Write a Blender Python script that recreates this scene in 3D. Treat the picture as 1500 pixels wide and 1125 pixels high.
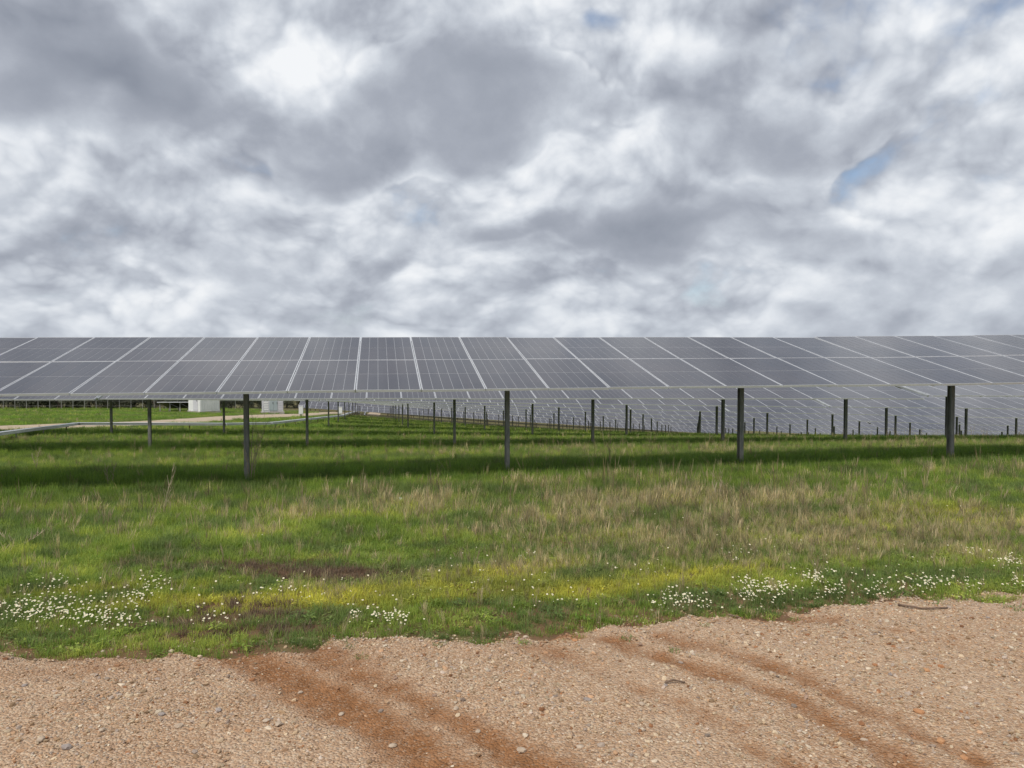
import bpy, bmesh, math, random
import numpy as np
from mathutils import Vector, Matrix
for o in list(bpy.data.objects): bpy.data.objects.remove(o)
SC = bpy.context.scene
COL = SC.collection
R = math.radians
random.seed(7); RNG = np.random.default_rng(11)
P = 1.06                       # module pitch along a row, metres
EYE = 2.27
# ------------------------------------------------------------------ camera
F, CX, CY, YAW, PITCH = 1127.0, 750.0, 562.5, R(9.8), R(1.70)
cam = bpy.data.cameras.new('camera'); cam.sensor_width = 36; cam.lens = F/1500*36
cam.clip_start = 0.05; cam.clip_end = 5000
camo = bpy.data.objects.new('camera', cam); COL.objects.link(camo)
camo.location = (0, 0, EYE); camo.rotation_euler = (R(90)-PITCH, 0, -YAW)
SC.camera = camo
def ray(px, py):               # a picture point as a direction in the place
    a, b = (px-CX)/F, (CY-py)/F
    fwd = np.array([math.sin(YAW)*math.cos(PITCH), math.cos(YAW)*math.cos(PITCH), -math.sin(PITCH)])
    rt = np.array([math.cos(YAW), -math.sin(YAW), 0]); up = np.cross(rt, fwd)
    d = fwd + a*rt + b*up
    return d/np.linalg.norm(d)
# ------------------------------------------------------------------ light and exposure
SUN_EL, SUN_AZ = R(50), R(222)       # azimuth from +Y clockwise: behind the camera, a little to the left
SC.view_settings.view_transform = 'Standard'; SC.view_settings.look = 'None'
SC.view_settings.gamma = 1; SC.view_settings.exposure = 0.4; SC.view_settings.use_curve_mapping = False
sl = bpy.data.lights.new('sun', 'SUN'); sl.energy = 2.3; sl.angle = R(11); sl.color = (1, .95, .87)
so = bpy.data.objects.new('sun', sl); COL.objects.link(so)
sd = Vector((math.sin(SUN_AZ)*math.cos(SUN_EL), math.cos(SUN_AZ)*math.cos(SUN_EL), math.sin(SUN_EL)))
so.rotation_euler = sd.to_track_quat('Z', 'Y').to_euler(); so.location = (0, -20, 40)
# ---- node expressions
class N:
    def __init__(s, t, sock): s.t, s.k = t, sock
    def _m(s, op, *a, clamp=False):
        n = s.t.nodes.new('ShaderNodeMath'); n.operation = op; n.use_clamp = clamp
        for i, v in enumerate((s,)+a):
            if isinstance(v, N): s.t.links.new(v.k, n.inputs[i])
            else: n.inputs[i].default_value = v
        return N(s.t, n.outputs[0])
    def __add__(s, o): return s._m('ADD', o)
    __radd__ = __add__
    def __sub__(s, o): return s._m('SUBTRACT', o)
    def __rsub__(s, o): return (s*-1)+o
    def __mul__(s, o): return s._m('MULTIPLY', o)
    __rmul__ = __mul__
    def __truediv__(s, o): return s._m('DIVIDE', o)
    def mx(s, o): return s._m('MAXIMUM', o)
    def mn(s, o): return s._m('MINIMUM', o)
    def exp(s): return s._m('EXPONENT')
    def pw(s, o): return s._m('POWER', o)
    def ss(s, a, b):            # smoothstep
        n = s.t.nodes.new('ShaderNodeMapRange'); n.interpolation_type = 'SMOOTHSTEP'
        s.t.links.new(s.k, n.inputs[0]); n.inputs[1].default_value = a; n.inputs[2].default_value = b
        return N(s.t, n.outputs[0])
def comb(t, x, y, z=0.0):
    n = t.nodes.new('ShaderNodeCombineXYZ')
    for i, v in enumerate((x, y, z)):
        if isinstance(v, N): t.links.new(v.k, n.inputs[i])
        else: n.inputs[i].default_value = v
    return N(t, n.outputs[0])
def sep(t, v):
    n = t.nodes.new('ShaderNodeSeparateXYZ'); t.links.new(v.k, n.inputs[0])
    return [N(t, o) for o in n.outputs]
def noise(t, v, scale, detail=6, rough=.55, dist=0.0, lac=2.0, w=None, color=False):
    n = t.nodes.new('ShaderNodeTexNoise'); n.inputs['Scale'].default_value = scale
    if w is not None: n.noise_dimensions = '4D'; n.inputs['W'].default_value = w
    n.inputs['Detail'].default_value = detail; n.inputs['Roughness'].default_value = rough
    n.inputs['Lacunarity'].default_value = lac; n.inputs['Distortion'].default_value = dist
    if v is not None: t.links.new(v.k, n.inputs['Vector'])
    return N(t, n.outputs['Color' if color else 'Fac'])
def mixc(t, f, a, b, mode='MIX'):
    n = t.nodes.new('ShaderNodeMix'); n.data_type = 'RGBA'; n.blend_type = mode
    for i, v in ((0, f), (6, a), (7, b)):
        if isinstance(v, N): t.links.new(v.k, n.inputs[i])
        elif i == 0: n.inputs[0].default_value = v
        else: n.inputs[i].default_value = (*v, 1)
    return N(t, n.outputs[2])
# ------------------------------------------------------------------ sky
W = bpy.data.worlds.new('World'); SC.world = W; W.use_nodes = True
W.cycles.sampling_method = 'MANUAL'; W.cycles.sample_map_resolution = 512
wt = W.node_tree; wt.nodes.clear()
def build_sky(t):
    tc = t.nodes.new('ShaderNodeTexCoord'); d = N(t, tc.outputs['Generated'])
    x, y, z = sep(t, d)
    hl = (x*x+y*y+.0004)._m('SQRT')
    az = x._m('ARCTAN2', y)                             # azimuth and height of the ray
    el = z._m('ARCSINE').mx(-.02)
    hh = (el+.42)._m('LOGARITHM', 2.718281828)+el*.8          # clouds grow smaller and flatter towards the horizon
    cx, cy = x/hl*1.75, y/hl*1.75
    q = comb(t, cx, cy, hh)
    warp = noise(t, q, 2.2, 3, .5, color=True)
    wx, wy, wz = sep(t, warp)
    wx, wy, wz = wx-.5, wy-.5, wz-.5
    def pt(dh=0.0, k=.13, s=0.0): return comb(t, cx+wx*k+s, cy+wy*k, hh+wz*k+dh)
    def puff(v, sc, det):                               # rounded heads with narrow clefts
        n = t.nodes.new('ShaderNodeTexVoronoi'); n.feature = 'F1'
        n.inputs['Scale'].default_value = sc; n.inputs['Detail'].default_value = det; n.inputs['Roughness'].default_value = .48; n.inputs['Lacunarity'].default_value = 2.3
        t.links.new(v.k, n.inputs['Vector'])
        return .62-N(t, n.outputs['Distance'])
    fb = noise(t, pt(), 1.9, 5, .52, 0, w=SEED)
    fb_up = noise(t, pt(.20, s=-.05), 1.9, 3, .5, 0, w=SEED)
    bw = puff(pt(k=.20), 3.7, 3.4)
    bw_up = puff(pt(.05, .20, -.015), 3.7, 2.2)
    fine = noise(t, pt(k=.1), 12.0, 7, .62, 0, w=SEED+9)
    back = noise(t, pt(k=.14, s=3.0), 3.6, 7, .55, 0, w=SEED+20)
    back_up = noise(t, pt(.10, k=.14, s=2.96), 3.6, 5, .55, 0, w=SEED+20)
    def blobs(L, k):
        s = None
        for (px, py, rx, ry, a) in L:
            dv = ray(px, py); a0 = math.atan2(dv[0], dv[1]); e0 = math.asin(dv[2])
            ga = (az+wx*k-a0)/(rx/F); ge = (el+wz*k-e0)/(ry/F)
            g = ((ga*ga+ge*ge)*-1.0).exp()*a
            s = g if s is None else s+g
        return s
    bl, hole = blobs(BLOBS, .30), blobs(HOLES, .5)
    T = hole*-.36+(fb-.5)*2.0+bw*.52+(fine-.5)*.32+bl*2.1+.08          # front layer: thickness
    aF = T.ss(-.08, .13)
    core = T.ss(.12, .80)                               # deep inside, the cloud is a more even grey
    shF = (T.ss(-.22, 1.25)*.82+.17+(fb_up-fb)*.9+((bw_up-bw)*.72-bw*.22+(fine-.5)*.32)*(1.0-core*.7))._m('ADD', 0.0, clamp=True)
    shB = ((back-.5)*.9+(back_up-back)*1.5+(bw_up-bw)*.62-bw*.26+(fine-.5)*.32+.29+bl*.65)._m('ADD', 0.0, clamp=True)
    def ramp(f, L):
        rp = t.nodes.new('ShaderNodeValToRGB'); t.links.new(f.k, rp.inputs[0]); e = rp.color_ramp.elements
        e[0].position, e[0].color = L[0][0], (*L[0][1], 1); e[1].position, e[1].color = L[-1][0], (*L[-1][1], 1)
        for pos, c in L[1:-1]: e.new(pos).color = (*c, 1)
        return N(t, rp.outputs[0])
    CL = [(0, (.90, .92, .945)), (.2, (.755, .79, .84)), (.42, (.56, .60, .665)), (.68, (.385, .415, .48)), (1, (.255, .282, .342))]
    front, rear = ramp(shF, CL), ramp(shB, CL)
    sky = t.nodes.new('ShaderNodeTexSky'); sky.sky_type = 'NISHITA'; sky.sun_disc = False
    sky.sun_elevation = SUN_EL; sky.sun_rotation = SUN_AZ; sky.dust_density = .3; sky.ozone_density = 2.0
    clear = mixc(t, 1.0, N(t, sky.outputs[0]), (.13, .13, .13), 'MULTIPLY')
    gap = (hole*1.15-(back-.5)*2.2-bw*1.2-(fine-.5)*1.2-.62).ss(.15, 1.10)
    rear = mixc(t, gap*el.ss(.015, .10)*.62, rear, clear)
    both = mixc(t, aF, rear, front)
    haze = (el.mx(0.0)*-14.0).exp()*.26                  # air near the horizon
    out = mixc(t, haze, both, (.60, .655, .72))
    bg = t.nodes.new('ShaderNodeBackground'); t.links.new(out.k, bg.inputs[0]); bg.inputs[1].default_value = .76
    wo = t.nodes.new('ShaderNodeOutputWorld'); t.links.new(bg.outputs[0], wo.inputs[0])
SEED = 4.2
# px, py, radius x, radius y, amount: where the thick cloud masses stand, as directions
BLOBS = [(150, 70, 150, 90, .36), (230, 170, 180, 60, .30), (60, 200, 110, 50, .28), (690, 140, 150, 60, .32), (540, 215, 110, 30, .2),
         (1120, 190, 190, 80, .38), (1000, 340, 220, 45, .38), (760, 330, 140, 35, .12), (330, 395, 200, 30, .2),
         (560, 360, 120, 30, .10), (1430, 400, 150, 40, .1), (640, 470, 90, 15, .2),
         (410, 60, 110, 50, -.36), (70, 285, 110, 35, -.33), (610, 270, 140, 35, -.26), (860, 250, 120, 35, -.32), (940, 60, 80, 60, -.22),
         (1310, 295, 150, 35, -.22), (1420, 280, 90, 40, -.1), (820, 105, 40, 30, -.4), (650, 400, 60, 25, -.25), (180, 190, 30, 30, -.25)]
HOLES = [(850, 85, 45, 40, 1.2), (1280, 228, 100, 28, .48), (975, 455, 60, 18, .45), (1400, 60, 100, 70, .8), (235, 8, 50, 22, .6), (160, 450, 80, 16, .35), (760, 350, 50, 12, .5)]
build_sky(wt)
# ------------------------------------------------------------------ helpers
def link(o, parent=None):
    COL.objects.link(o)
    if parent is not None: o.parent = parent
    return o
def tag(o, label, cat=None, group=None, kind=None):
    if label: o['label'] = label
    if cat: o['category'] = cat
    if group: o['group'] = group
    if kind: o['kind'] = kind
    return o
def empty(name, loc=(0, 0, 0), rz=0.0):
    o = bpy.data.objects.new(name, None); o.empty_display_size = .2
    o.location = loc; o.rotation_euler = (0, 0, rz); return link(o)
class MB:
    def __init__(s): s.v, s.f, s.m = [], [], []
    def add(s, vs, fs, m=0):
        b = len(s.v); s.v += [tuple(v) for v in vs]; s.f += [tuple(i+b for i in f) for f in fs]; s.m += [m]*len(fs); return s
    def box(s, x0, x1, y0, y1, z0, z1, m=0, M=None):
        vs = [(x, y, z) for z in (z0, z1) for y in (y0, y1) for x in (x0, x1)]
        if M is not None: vs = [tuple(M @ Vector(v)) for v in vs]
        return s.add(vs, [(0, 2, 3, 1), (4, 5, 7, 6), (0, 1, 5, 4), (2, 6, 7, 3), (0, 4, 6, 2), (1, 3, 7, 5)], m)
    def tube(s, pts, rad, n=6, m=0, cap=True):
        pts = [Vector(p) for p in pts]; rad = rad if isinstance(rad, (list, tuple)) else [rad]*len(pts)
        b = len(s.v); prev = None
        for i, p in enumerate(pts):
            t = (pts[min(i+1, len(pts)-1)]-pts[max(i-1, 0)]).normalized()
            if prev is None: a = t.orthogonal().normalized()
            else: a = (prev-t*prev.dot(t)).normalized()
            prev = a; c = t.cross(a)
            for k in range(n):
                q = p+(a*math.cos(2*math.pi*k/n)+c*math.sin(2*math.pi*k/n))*rad[i]; s.v.append(tuple(q))
        for i in range(len(pts)-1):
            for k in range(n):
                k2 = (k+1) % n; s.f.append((b+i*n+k, b+i*n+k2, b+(i+1)*n+k2, b+(i+1)*n+k)); s.m.append(m)
        if cap:
            s.f.append(tuple(b+k for k in reversed(range(n)))); s.m.append(m)
            e = b+(len(pts)-1)*n; s.f.append(tuple(e+k for k in range(n))); s.m.append(m)
        return s
    def mesh(s, name, mats, smooth=False):
        me = bpy.data.meshes.new(name); me.from_pydata(s.v, [], s.f)
        for m in (mats if isinstance(mats, (list, tuple)) else [mats]): me.materials.append(m)
        me.polygons.foreach_set('material_index', s.m)
        if smooth: me.polygons.foreach_set('use_smooth', [True]*len(s.f))
        me.update(); return me
    def obj(s, name, mats, parent=None, smooth=False, M=None):
        o = bpy.data.objects.new(name, s.mesh(name, mats, smooth))
        if M is not None: o.matrix_basis = M
        return link(o, parent)
def inst(name, me, parent=None, M=None):
    o = bpy.data.objects.new(name, me)
    if M is not None: o.matrix_basis = M
    return link(o, parent)
# value noise on the ground plan
def _h(i, j, s):
    n = (i*374761393+j*668265263+s*974711) & 0x7fffffff
    n = ((n ^ (n >> 13))*1274126177) & 0x7fffffff
    return ((n ^ (n >> 16)) & 0xffff)/65535.0
def vn(x, y, s=0):
    x = np.asarray(x, float); y = np.asarray(y, float)
    i = np.floor(x).astype(np.int64); j = np.floor(y).astype(np.int64); fx, fy = x-i, y-j
    fx = fx*fx*(3-2*fx); fy = fy*fy*(3-2*fy)
    a, b, c, d = _h(i, j, s), _h(i+1, j, s), _h(i, j+1, s), _h(i+1, j+1, s)
    return (a*(1-fx)+b*fx)*(1-fy)+(c*(1-fx)+d*fx)*fy
def fbm(x, y, s=0, o=4):
    r, a, t = 0, .5, 0
    for k in range(o):
        r = r+a*vn(np.asarray(x)*2**k+17.3*k, np.asarray(y)*2**k-9.1*k, s+k); t += a; a *= .5
    return r/t
def sstep(x, a, b):
    t = np.clip((np.asarray(x, float)-a)/(b-a), 0, 1); return t*t*(3-2*t)
# ------------------------------------------------------------------ materials
def mat(name, fn):
    m = bpy.data.materials.new(name); m.use_nodes = True; t = m.node_tree
    fn(t, t.nodes['Principled BSDF']); return m
def setc(t, b, c, inp='Base Color'):
    if isinstance(c, N): t.links.new(c.k, b.inputs[inp])
    else: b.inputs[inp].default_value = (*c, 1)
def objc(t): return N(t, t.nodes.new('ShaderNodeTexCoord').outputs['Object'])
def wpos(t): return N(t, t.nodes.new('ShaderNodeNewGeometry').outputs['Position'])
def orand(t): return N(t, t.nodes.new('ShaderNodeObjectInfo').outputs['Random'])
def bump(t, b, h, dist, st=.5):
    n = t.nodes.new('ShaderNodeBump'); n.inputs['Distance'].default_value = dist; n.inputs['Strength'].default_value = st
    t.links.new(h.k, n.inputs['Height']); t.links.new(n.outputs[0], b.inputs['Normal'])
def plain(c1, c2, scale=4, rough=.6, metal=0.0, bm=0.0, det=5):
    def fn(t, b):
        n = noise(t, wpos(t), scale, det, .6)
        setc(t, b, mixc(t, n.ss(.3, .7), c1, c2)); b.inputs['Roughness'].default_value = rough; b.inputs['Metallic'].default_value = metal
        if bm: bump(t, b, noise(t, wpos(t), scale*6, 6), bm)
    return fn
def f_cell(t, b):
    r = orand(t); p = wpos(t)
    n = noise(t, p, 1.3, 5, .6); dust = noise(t, p, .45, 4, .6)
    c = mixc(t, r, (.010, .011, .022), (.018, .016, .024))
    x, y, z = sep(t, p); run = noise(t, comb(t, x*9, y*.7, z*.7), 1.6, 5, .6)
    c = mixc(t, dust.ss(.35, .75)*.35+run.ss(.55, .8)*.25, c, (.085, .070, .074)); setc(t, b, c)
    ro = (n-.5)*.08+.13; t.links.new(ro.k, b.inputs['Roughness']); b.inputs['IOR'].default_value = 1.5; b.inputs['Specular Tint'].default_value = (1, .92, .97, 1)
def f_back(t, b):
    setc(t, b, (.27, .27, .285)); b.inputs['Roughness'].default_value = .16; b.inputs['IOR'].default_value = 1.5
M_CELL = mat('solar_cell', f_cell); M_BACK = mat('backsheet', f_back)
M_ALU = mat('anodised_aluminium', plain((.66, .67, .69), (.74, .75, .77), 3, .42, .55))
def f_post(t, b):
    p = wpos(t); x, y, z = sep(t, p)
    n = noise(t, comb(t, x*6, y*6, z*1.2), 3.5, 6, .65)
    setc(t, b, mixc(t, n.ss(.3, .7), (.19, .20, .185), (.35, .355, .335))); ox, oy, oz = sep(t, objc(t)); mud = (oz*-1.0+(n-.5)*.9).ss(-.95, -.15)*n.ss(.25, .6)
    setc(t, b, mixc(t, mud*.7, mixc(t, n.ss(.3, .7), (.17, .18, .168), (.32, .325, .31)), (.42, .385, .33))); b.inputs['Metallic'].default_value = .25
    r = n*.25+.42; t.links.new(r.k, b.inputs['Roughness'])
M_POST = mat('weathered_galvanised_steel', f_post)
M_GALV = mat('galvanised_sheet', plain((.50, .52, .53), (.62, .64, .65), 2.5, .38, .6))
M_DARK = mat('dark_painted_steel', plain((.025, .027, .028), (.05, .05, .05), 5, .5))
M_WHITE = mat('white_painted_sheet', plain((.66, .67, .67), (.76, .76, .75), 1.5, .45))
M_BLUEGREY = mat('grey_blue_painted_door', plain((.30, .36, .38), (.36, .41, .43), 2, .45))
M_GREYSIDE = mat('pale_grey_wall', plain((.50, .50, .54), (.57, .57, .6), 1.5, .6))
M_CONC = mat('concrete', plain((.30, .28, .25), (.40, .38, .34), 4, .85, 0, .01))
M_RUST = mat('rusty_bracket', plain((.16, .055, .025), (.09, .04, .025), 8, .8))
M_TAPE = mat('ochre_post', plain((.45, .26, .10), (.36, .2, .08), 6, .7))
def f_ground(t, b):
    p = wpos(t); x, y, z = sep(t, p)
    q = comb(t, x, y, 0.0)
    n1 = noise(t, q, .35, 6, .6); n2 = noise(t, q, 2.5, 7, .62); n3 = noise(t, q, 22, 6, .65)
    soil = mixc(t, n2.ss(.35, .68), (.13, .066, .035), (.22, .125, .070))
    soil = mixc(t, n3.ss(.42, .72)*.55, soil, (.10, .085, .05))
    litter = mixc(t, n2.ss(.3, .7), (.06, .07, .024), (.11, .115, .04))
    near = mixc(t, (n1*.6+n2*.4).ss(.45, .62)*.8, soil, litter)
    far = mixc(t, n1.ss(.35, .65), (.085, .125, .022), (.15, .155, .045))
    far = mixc(t, n2.ss(.45, .75)*.6, far, (.065, .10, .016))
    far2 = mixc(t, n1.ss(.3, .6), (.150, .120, .060), (.11, .105, .045))
    c = mixc(t, y.ss(9, 24), near, far); c = mixc(t, y.ss(70, 105), c, far2)
    setc(t, b, c); b.inputs['Roughness'].default_value = .95; b.inputs['Specular IOR Level'].default_value = .15
    bump(t, b, n2*.7+n3*.3, .05, .8)
M_GROUND = mat('soil_and_sward', f_ground)
# ------------------------------------------------------------------ terrain
def gz(X, Y):
    X = np.asarray(X, float)/P; Yp = np.asarray(Y, float)/P-14.0
    yb = -9.6+np.logaddexp(0, (Yp+9.6)*2.2)/2.2                        # the track is level, the field falls away from it
    Xe = np.where(X > 0, 75*np.tanh(X/75), 16*np.tanh(X/16))
    yc = np.clip(Yp, -2, 75)
    g = -.0575*np.minimum(yb, 90)-.00136*(yc-4.3)*Xe*sstep(Yp, -14, -2)
    g = g-1.6*sstep(Yp, 92, 138)-.0575*np.clip(yb-90, 0, 45)
    return g*P
def relief(X, Y):
    a = np.clip(1.2-np.asarray(Y)/40, .25, 1)
    return (fbm(X*.5, Y*.5, 3, 4)-.5)*.14*a*sstep(Y, 4.5, 9)+(fbm(X*3, Y*3, 9, 3)-.5)*.035*sstep(Y, 3.5, 6)
def ground(X, Y): return gz(X, Y)+relief(X, Y)
def hit(px, py, lift=0.0):                                             # where a picture point lies on the ground
    d = ray(px, py); t = np.concatenate([np.linspace(1.5, 60, 4000), np.linspace(60, 400, 4000)])
    h = EYE+d[2]*t-(gz(d[0]*t, d[1]*t)+lift); k = int(np.argmax(h < 0)) if (h < 0).any() else len(t)-1
    return np.array([d[0]*t[k], d[1]*t[k], EYE+d[2]*t[k]])
def project(Pw):
    Pw = np.atleast_2d(Pw)-np.array([0, 0, EYE])
    fwd = np.array([math.sin(YAW)*math.cos(PITCH), math.cos(YAW)*math.cos(PITCH), -math.sin(PITCH)])
    rt = np.array([math.cos(YAW), -math.sin(YAW), 0]); up = np.cross(rt, fwd); w = Pw@fwd
    return np.stack([CX+F*(Pw@rt)/w, CY-F*(Pw@up)/w, w], 1)
def grid_mesh(name, xs, ys, zf, m, keep=None, smooth=True):
    XX, YY = np.meshgrid(xs, ys); ZZ = zf(XX, YY)
    co = np.stack([XX, YY, ZZ], -1).reshape(-1, 3); nx = len(xs)
    i = np.arange(len(ys)-1)[:, None]*nx+np.arange(nx-1)[None, :]
    q = np.stack([i, i+1, i+nx+1, i+nx], -1).reshape(-1, 4)
    if keep is not None:
        kk = keep(XX, YY).reshape(-1); q = q[kk[q].any(1)]
        used = np.unique(q); mp = np.zeros(len(co), int); mp[used] = np.arange(len(used)); q = mp[q]; co = co[used]
    me = bpy.data.meshes.new(name); me.vertices.add(len(co)); me.vertices.foreach_set('co', co.ravel())
    me.loops.add(q.size); me.loops.foreach_set('vertex_index', q.ravel().astype(np.int32))
    me.polygons.add(len(q)); me.polygons.foreach_set('loop_start', np.arange(0, q.size, 4, dtype=np.int32))
    me.materials.append(m); me.update(calc_edges=True)
    if smooth: me.polygons.foreach_set('use_smooth', [True]*len(q))
    return link(bpy.data.objects.new(name, me))
def graded(lo, hi, fine_lo, fine_hi, st, g=1.09):
    m = list(np.arange(fine_lo, fine_hi+1e-6, st)); a, s = m[-1], st
    while a < hi: s *= g; a += s; m.append(a)
    a, s = m[0], st
    while a > lo: s *= g; a -= s; m.insert(0, a)
    return np.array(m)
tag(grid_mesh('ground', graded(-900, 900, -14, 22, .14), graded(-60, 1500, 2.5, 20, .11), ground, M_GROUND), None, kind='structure')
# ---- gravel track in the foreground
EDGE = [hit(x, y) for x, y in ((-500, 985), (0, 962), (180, 958), (300, 958), (480, 944), (640, 940), (740, 946), (850, 932), (960, 915), (1050, 900), (1120, 903), (1200, 888), (1330, 880), (1420, 876), (1500, 868), (1900, 835))]
EX = np.array([e[0] for e in EDGE]); EY = np.array([e[1] for e in EDGE])
def edge_y(X): return np.interp(X, EX, EY)
def road_in(X, Y): return edge_y(X)+(fbm(X*1.7, Y*1.7, 21, 4)-.5)*.34+(fbm(X*7, Y*7, 23, 4)-.5)*.34-Y           # positive on the gravel
# damp clay streaks left by tyres, as lines on the track
def ln(a, b, w, s): return (hit(*a)[:2], hit(*b)[:2], w, s)
def poly(P_, w, s): return [ln(P_[i], P_[i+1], w, s) for i in range(len(P_)-1)]
STREAK = (poly([(325, 958), (400, 990), (480, 1035), (560, 1080), (640, 1140)], .17, .95)+poly([(470, 970), (540, 1005), (620, 1045), (700, 1085), (790, 1140)], .14, .8)+poly([(400, 985), (520, 1060)], .12, .6)
          +poly([(785, 962), (860, 985), (950, 1022), (1040, 1065), (1140, 1130)], .11, .55)+poly([(880, 950), (970, 972), (1060, 1000), (1170, 1045), (1260, 1085), (1340, 1135)], .10, .75)
          +poly([(965, 940), (1060, 965), (1160, 1000), (1270, 1050), (1370, 1095), (1440, 1135)], .10, .62)+poly([(1000, 1050), (1070, 1085), (1150, 1130)], .11, .5)
          +poly([(1100, 910), (1210, 916)], .13, .7)+poly([(1270, 928), (1390, 955)], .12, .42)+poly([(340, 946), (460, 958)], .12, .8)+poly([(795, 925), (830, 938)], .12, .8)+poly([(-20, 957), (200, 963)], .12, .6)+poly([(200, 970), (700, 975)], .14, .22)+poly([(0, 1000), (260, 990)], .14, .2))
def clay(X, Y):
    X = np.asarray(X, float); Y = np.asarray(Y, float); r = np.zeros_like(X)
    wx, wy = X+(fbm(X*3, Y*3, 31, 3)-.5)*.16, Y+(fbm(X*3, Y*3, 37, 3)-.5)*.12
    for a, b, w, s in STREAK:
        d = b-a; L = d@d; t = np.clip(((wx-a[0])*d[0]+(wy-a[1])*d[1])/L, 0, 1)
        q = np.hypot(wx-a[0]-t*d[0], wy-a[1]-t*d[1]); r = np.maximum(r, s*np.exp(-(q/w)**2))
    return np.clip(r*1.05+(fbm(X*1.3, Y*1.3, 41, 4)-.56)*.7+(fbm(X*11, Y*11, 43, 3)-.5)*.7*np.minimum(r*3, 1), 0, 1)
def road_z(X, Y):
    k = road_in(X, Y)
    return ground(X, Y)+.052*sstep(k, -.05, .25)-.012*(1-sstep(k, -.06, .02))+(fbm(X*7, Y*7, 51, 3)-.5)*.018+(fbm(X*24, Y*24, 53, 2)-.5)*.012-.028*clay(X, Y)
def f_gravel(t, b):
    p = wpos(t); x, y, z = sep(t, p); q = comb(t, x, y, 0.0)
    at = t.nodes.new('ShaderNodeAttribute'); at.attribute_name = 'clay'; cl = N(t, at.outputs['Fac'])
    n1 = noise(t, q, 1.2, 6, .6); n2 = noise(t, q, 9, 6, .65); n3 = noise(t, q, 70, 5, .7)
    v = t.nodes.new('ShaderNodeTexVoronoi'); v.inputs['Scale'].default_value = 85; v.inputs['Randomness'].default_value = 1; t.links.new(q.k, v.inputs['Vector'])
    vc = N(t, v.outputs['Color']); vr, vg, vb = sep(t, vc); vd = N(t, v.outputs['Distance'])
    base = mixc(t, n1.ss(.35, .65), (.42, .262, .155), (.48, .322, .205))
    base = mixc(t, vr.ss(.35, .95)*.75, base, (.60, .465, .335)); base = mixc(t, vg.ss(.7, .98)*.6, base, (.27, .17, .115))
    cc = mixc(t, n2.ss(.3, .7), (.215, .095, .036), (.35, .17, .077))
    cc = mixc(t, vb.ss(.75, .95)*.5, cc, (.48, .33, .22))
    c = mixc(t, (cl+(n2-.5)*.4+(n3-.5)*.9).ss(.08, .82), base, cc); setc(t, b, c)
    b.inputs['Roughness'].default_value = .92; b.inputs['Specular IOR Level'].default_value = .2
    bump(t, b, (vd*-1.2)+n3*.5+n2*.8, .012, .9)
M_GRAVEL = mat('sandy_gravel', f_gravel)
rd = grid_mesh('gravel_road', graded(-40, 40, -7, 9, .045, 1.12), graded(-30, 12, 2.2, 7.6, .045, 1.12), road_z, M_GRAVEL, lambda X, Y: road_in(X, Y) > -.06)
co = np.zeros(len(rd.data.vertices)*3); rd.data.vertices.foreach_get('co', co); co = co.reshape(-1, 3)
ca = rd.data.attributes.new('clay', 'FLOAT', 'POINT'); ca.data.foreach_set('value', clay(co[:, 0], co[:, 1]).astype(np.float32))
tag(rd, None, kind='structure')
# ---- pale service track far behind the rows
def f_track(t, b):
    p = wpos(t); n = noise(t, p, .8, 6, .6); n2 = noise(t, p, 6, 5, .6)
    setc(t, b, mixc(t, n2.ss(.3, .7), mixc(t, n.ss(.35, .65), (.40, .31, .21), (.33, .25, .16)), (.46, .37, .27))); b.inputs['Roughness'].default_value = .95
M_TRACK = mat('pale_dirt', f_track)
def strip(name, up, lo, m, n=90, lift=.05):
    A = np.array([hit(*q)[:2] for q in up]); B = np.array([hit(*q)[:2] for q in lo])
    tt = np.linspace(0, 1, n); ip = lambda Q: np.stack([np.interp(tt, np.linspace(0, 1, len(Q)), Q[:, k]) for k in (0, 1)], 1)
    A, B = ip(A), ip(B); mb = MB(); W = 6
    jit = (fbm(tt*30, tt*0, 61, 3)-.5)[:, None]*.8
    A = A+jit; B = B-jit*.6
    for i in range(n):
        for k in range(W+1):
            q = A[i]*(1-k/W)+B[i]*k/W; mb.v.append((q[0], q[1], float(ground(q[0], q[1]))+(lift if 0 < k < W else -.03)))
    for i in range(n-1):
        for k in range(W):
            a = i*(W+1)+k; mb.f.append((a, a+1, a+W+2, a+W+1)); mb.m.append(0)
    return tag(mb.obj(name, m, smooth=True), None, kind='structure')
TRK_UP, TRK_LO = [(-160, 631), (0, 624), (100, 620.5), (200, 617.5), (250, 614.5), (300, 611), (350, 608.5), (440, 606.3), (540, 603)], [(-160, 640), (0, 630.5), (100, 627.5), (200, 624), (250, 621.5), (300, 618.5), (350, 614.5), (440, 610.5), (560, 606)]
strip('dirt_track', TRK_UP, TRK_LO, M_TRACK)
# ------------------------------------------------------------------ solar trackers
ML, MW, TH, HG = 2.17, 1.044, .035, 2.185      # module length, width, frame depth, offset between the two module rows
ORD = ['', 'front', 'second', 'third', 'fourth', 'fifth', 'sixth', 'seventh', 'eighth', 'ninth', 'tenth', 'eleventh', 'twelfth', 'thirteenth', 'fourteenth', 'fifteenth', 'sixteenth', 'seventeenth', 'eighteenth', 'nineteenth']
def frame_mb(mb, m=0, w=.010):
    a, b = MW/2, ML/2
    mb.box(-a, a, -b, -b+w, -TH, .0025, m); mb.box(-a, a, b-w, b, -TH, .0025, m)
    mb.box(-a, -a+w, -b+w, b-w, -TH, .0025, m); mb.box(a-w, a, -b+w, b-w, -TH, .0025, m); return mb
BX = .019; CW = (MW-2*BX-5*.008)/6; CL_ = (ML-2*.03-.026)/2
def cell_rect(c, h):
    x0 = -MW/2+BX+c*(CW+.008); y0 = -ML/2+.03+h*(CL_+.026); return x0, x0+CW, y0, y0+CL_
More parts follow.
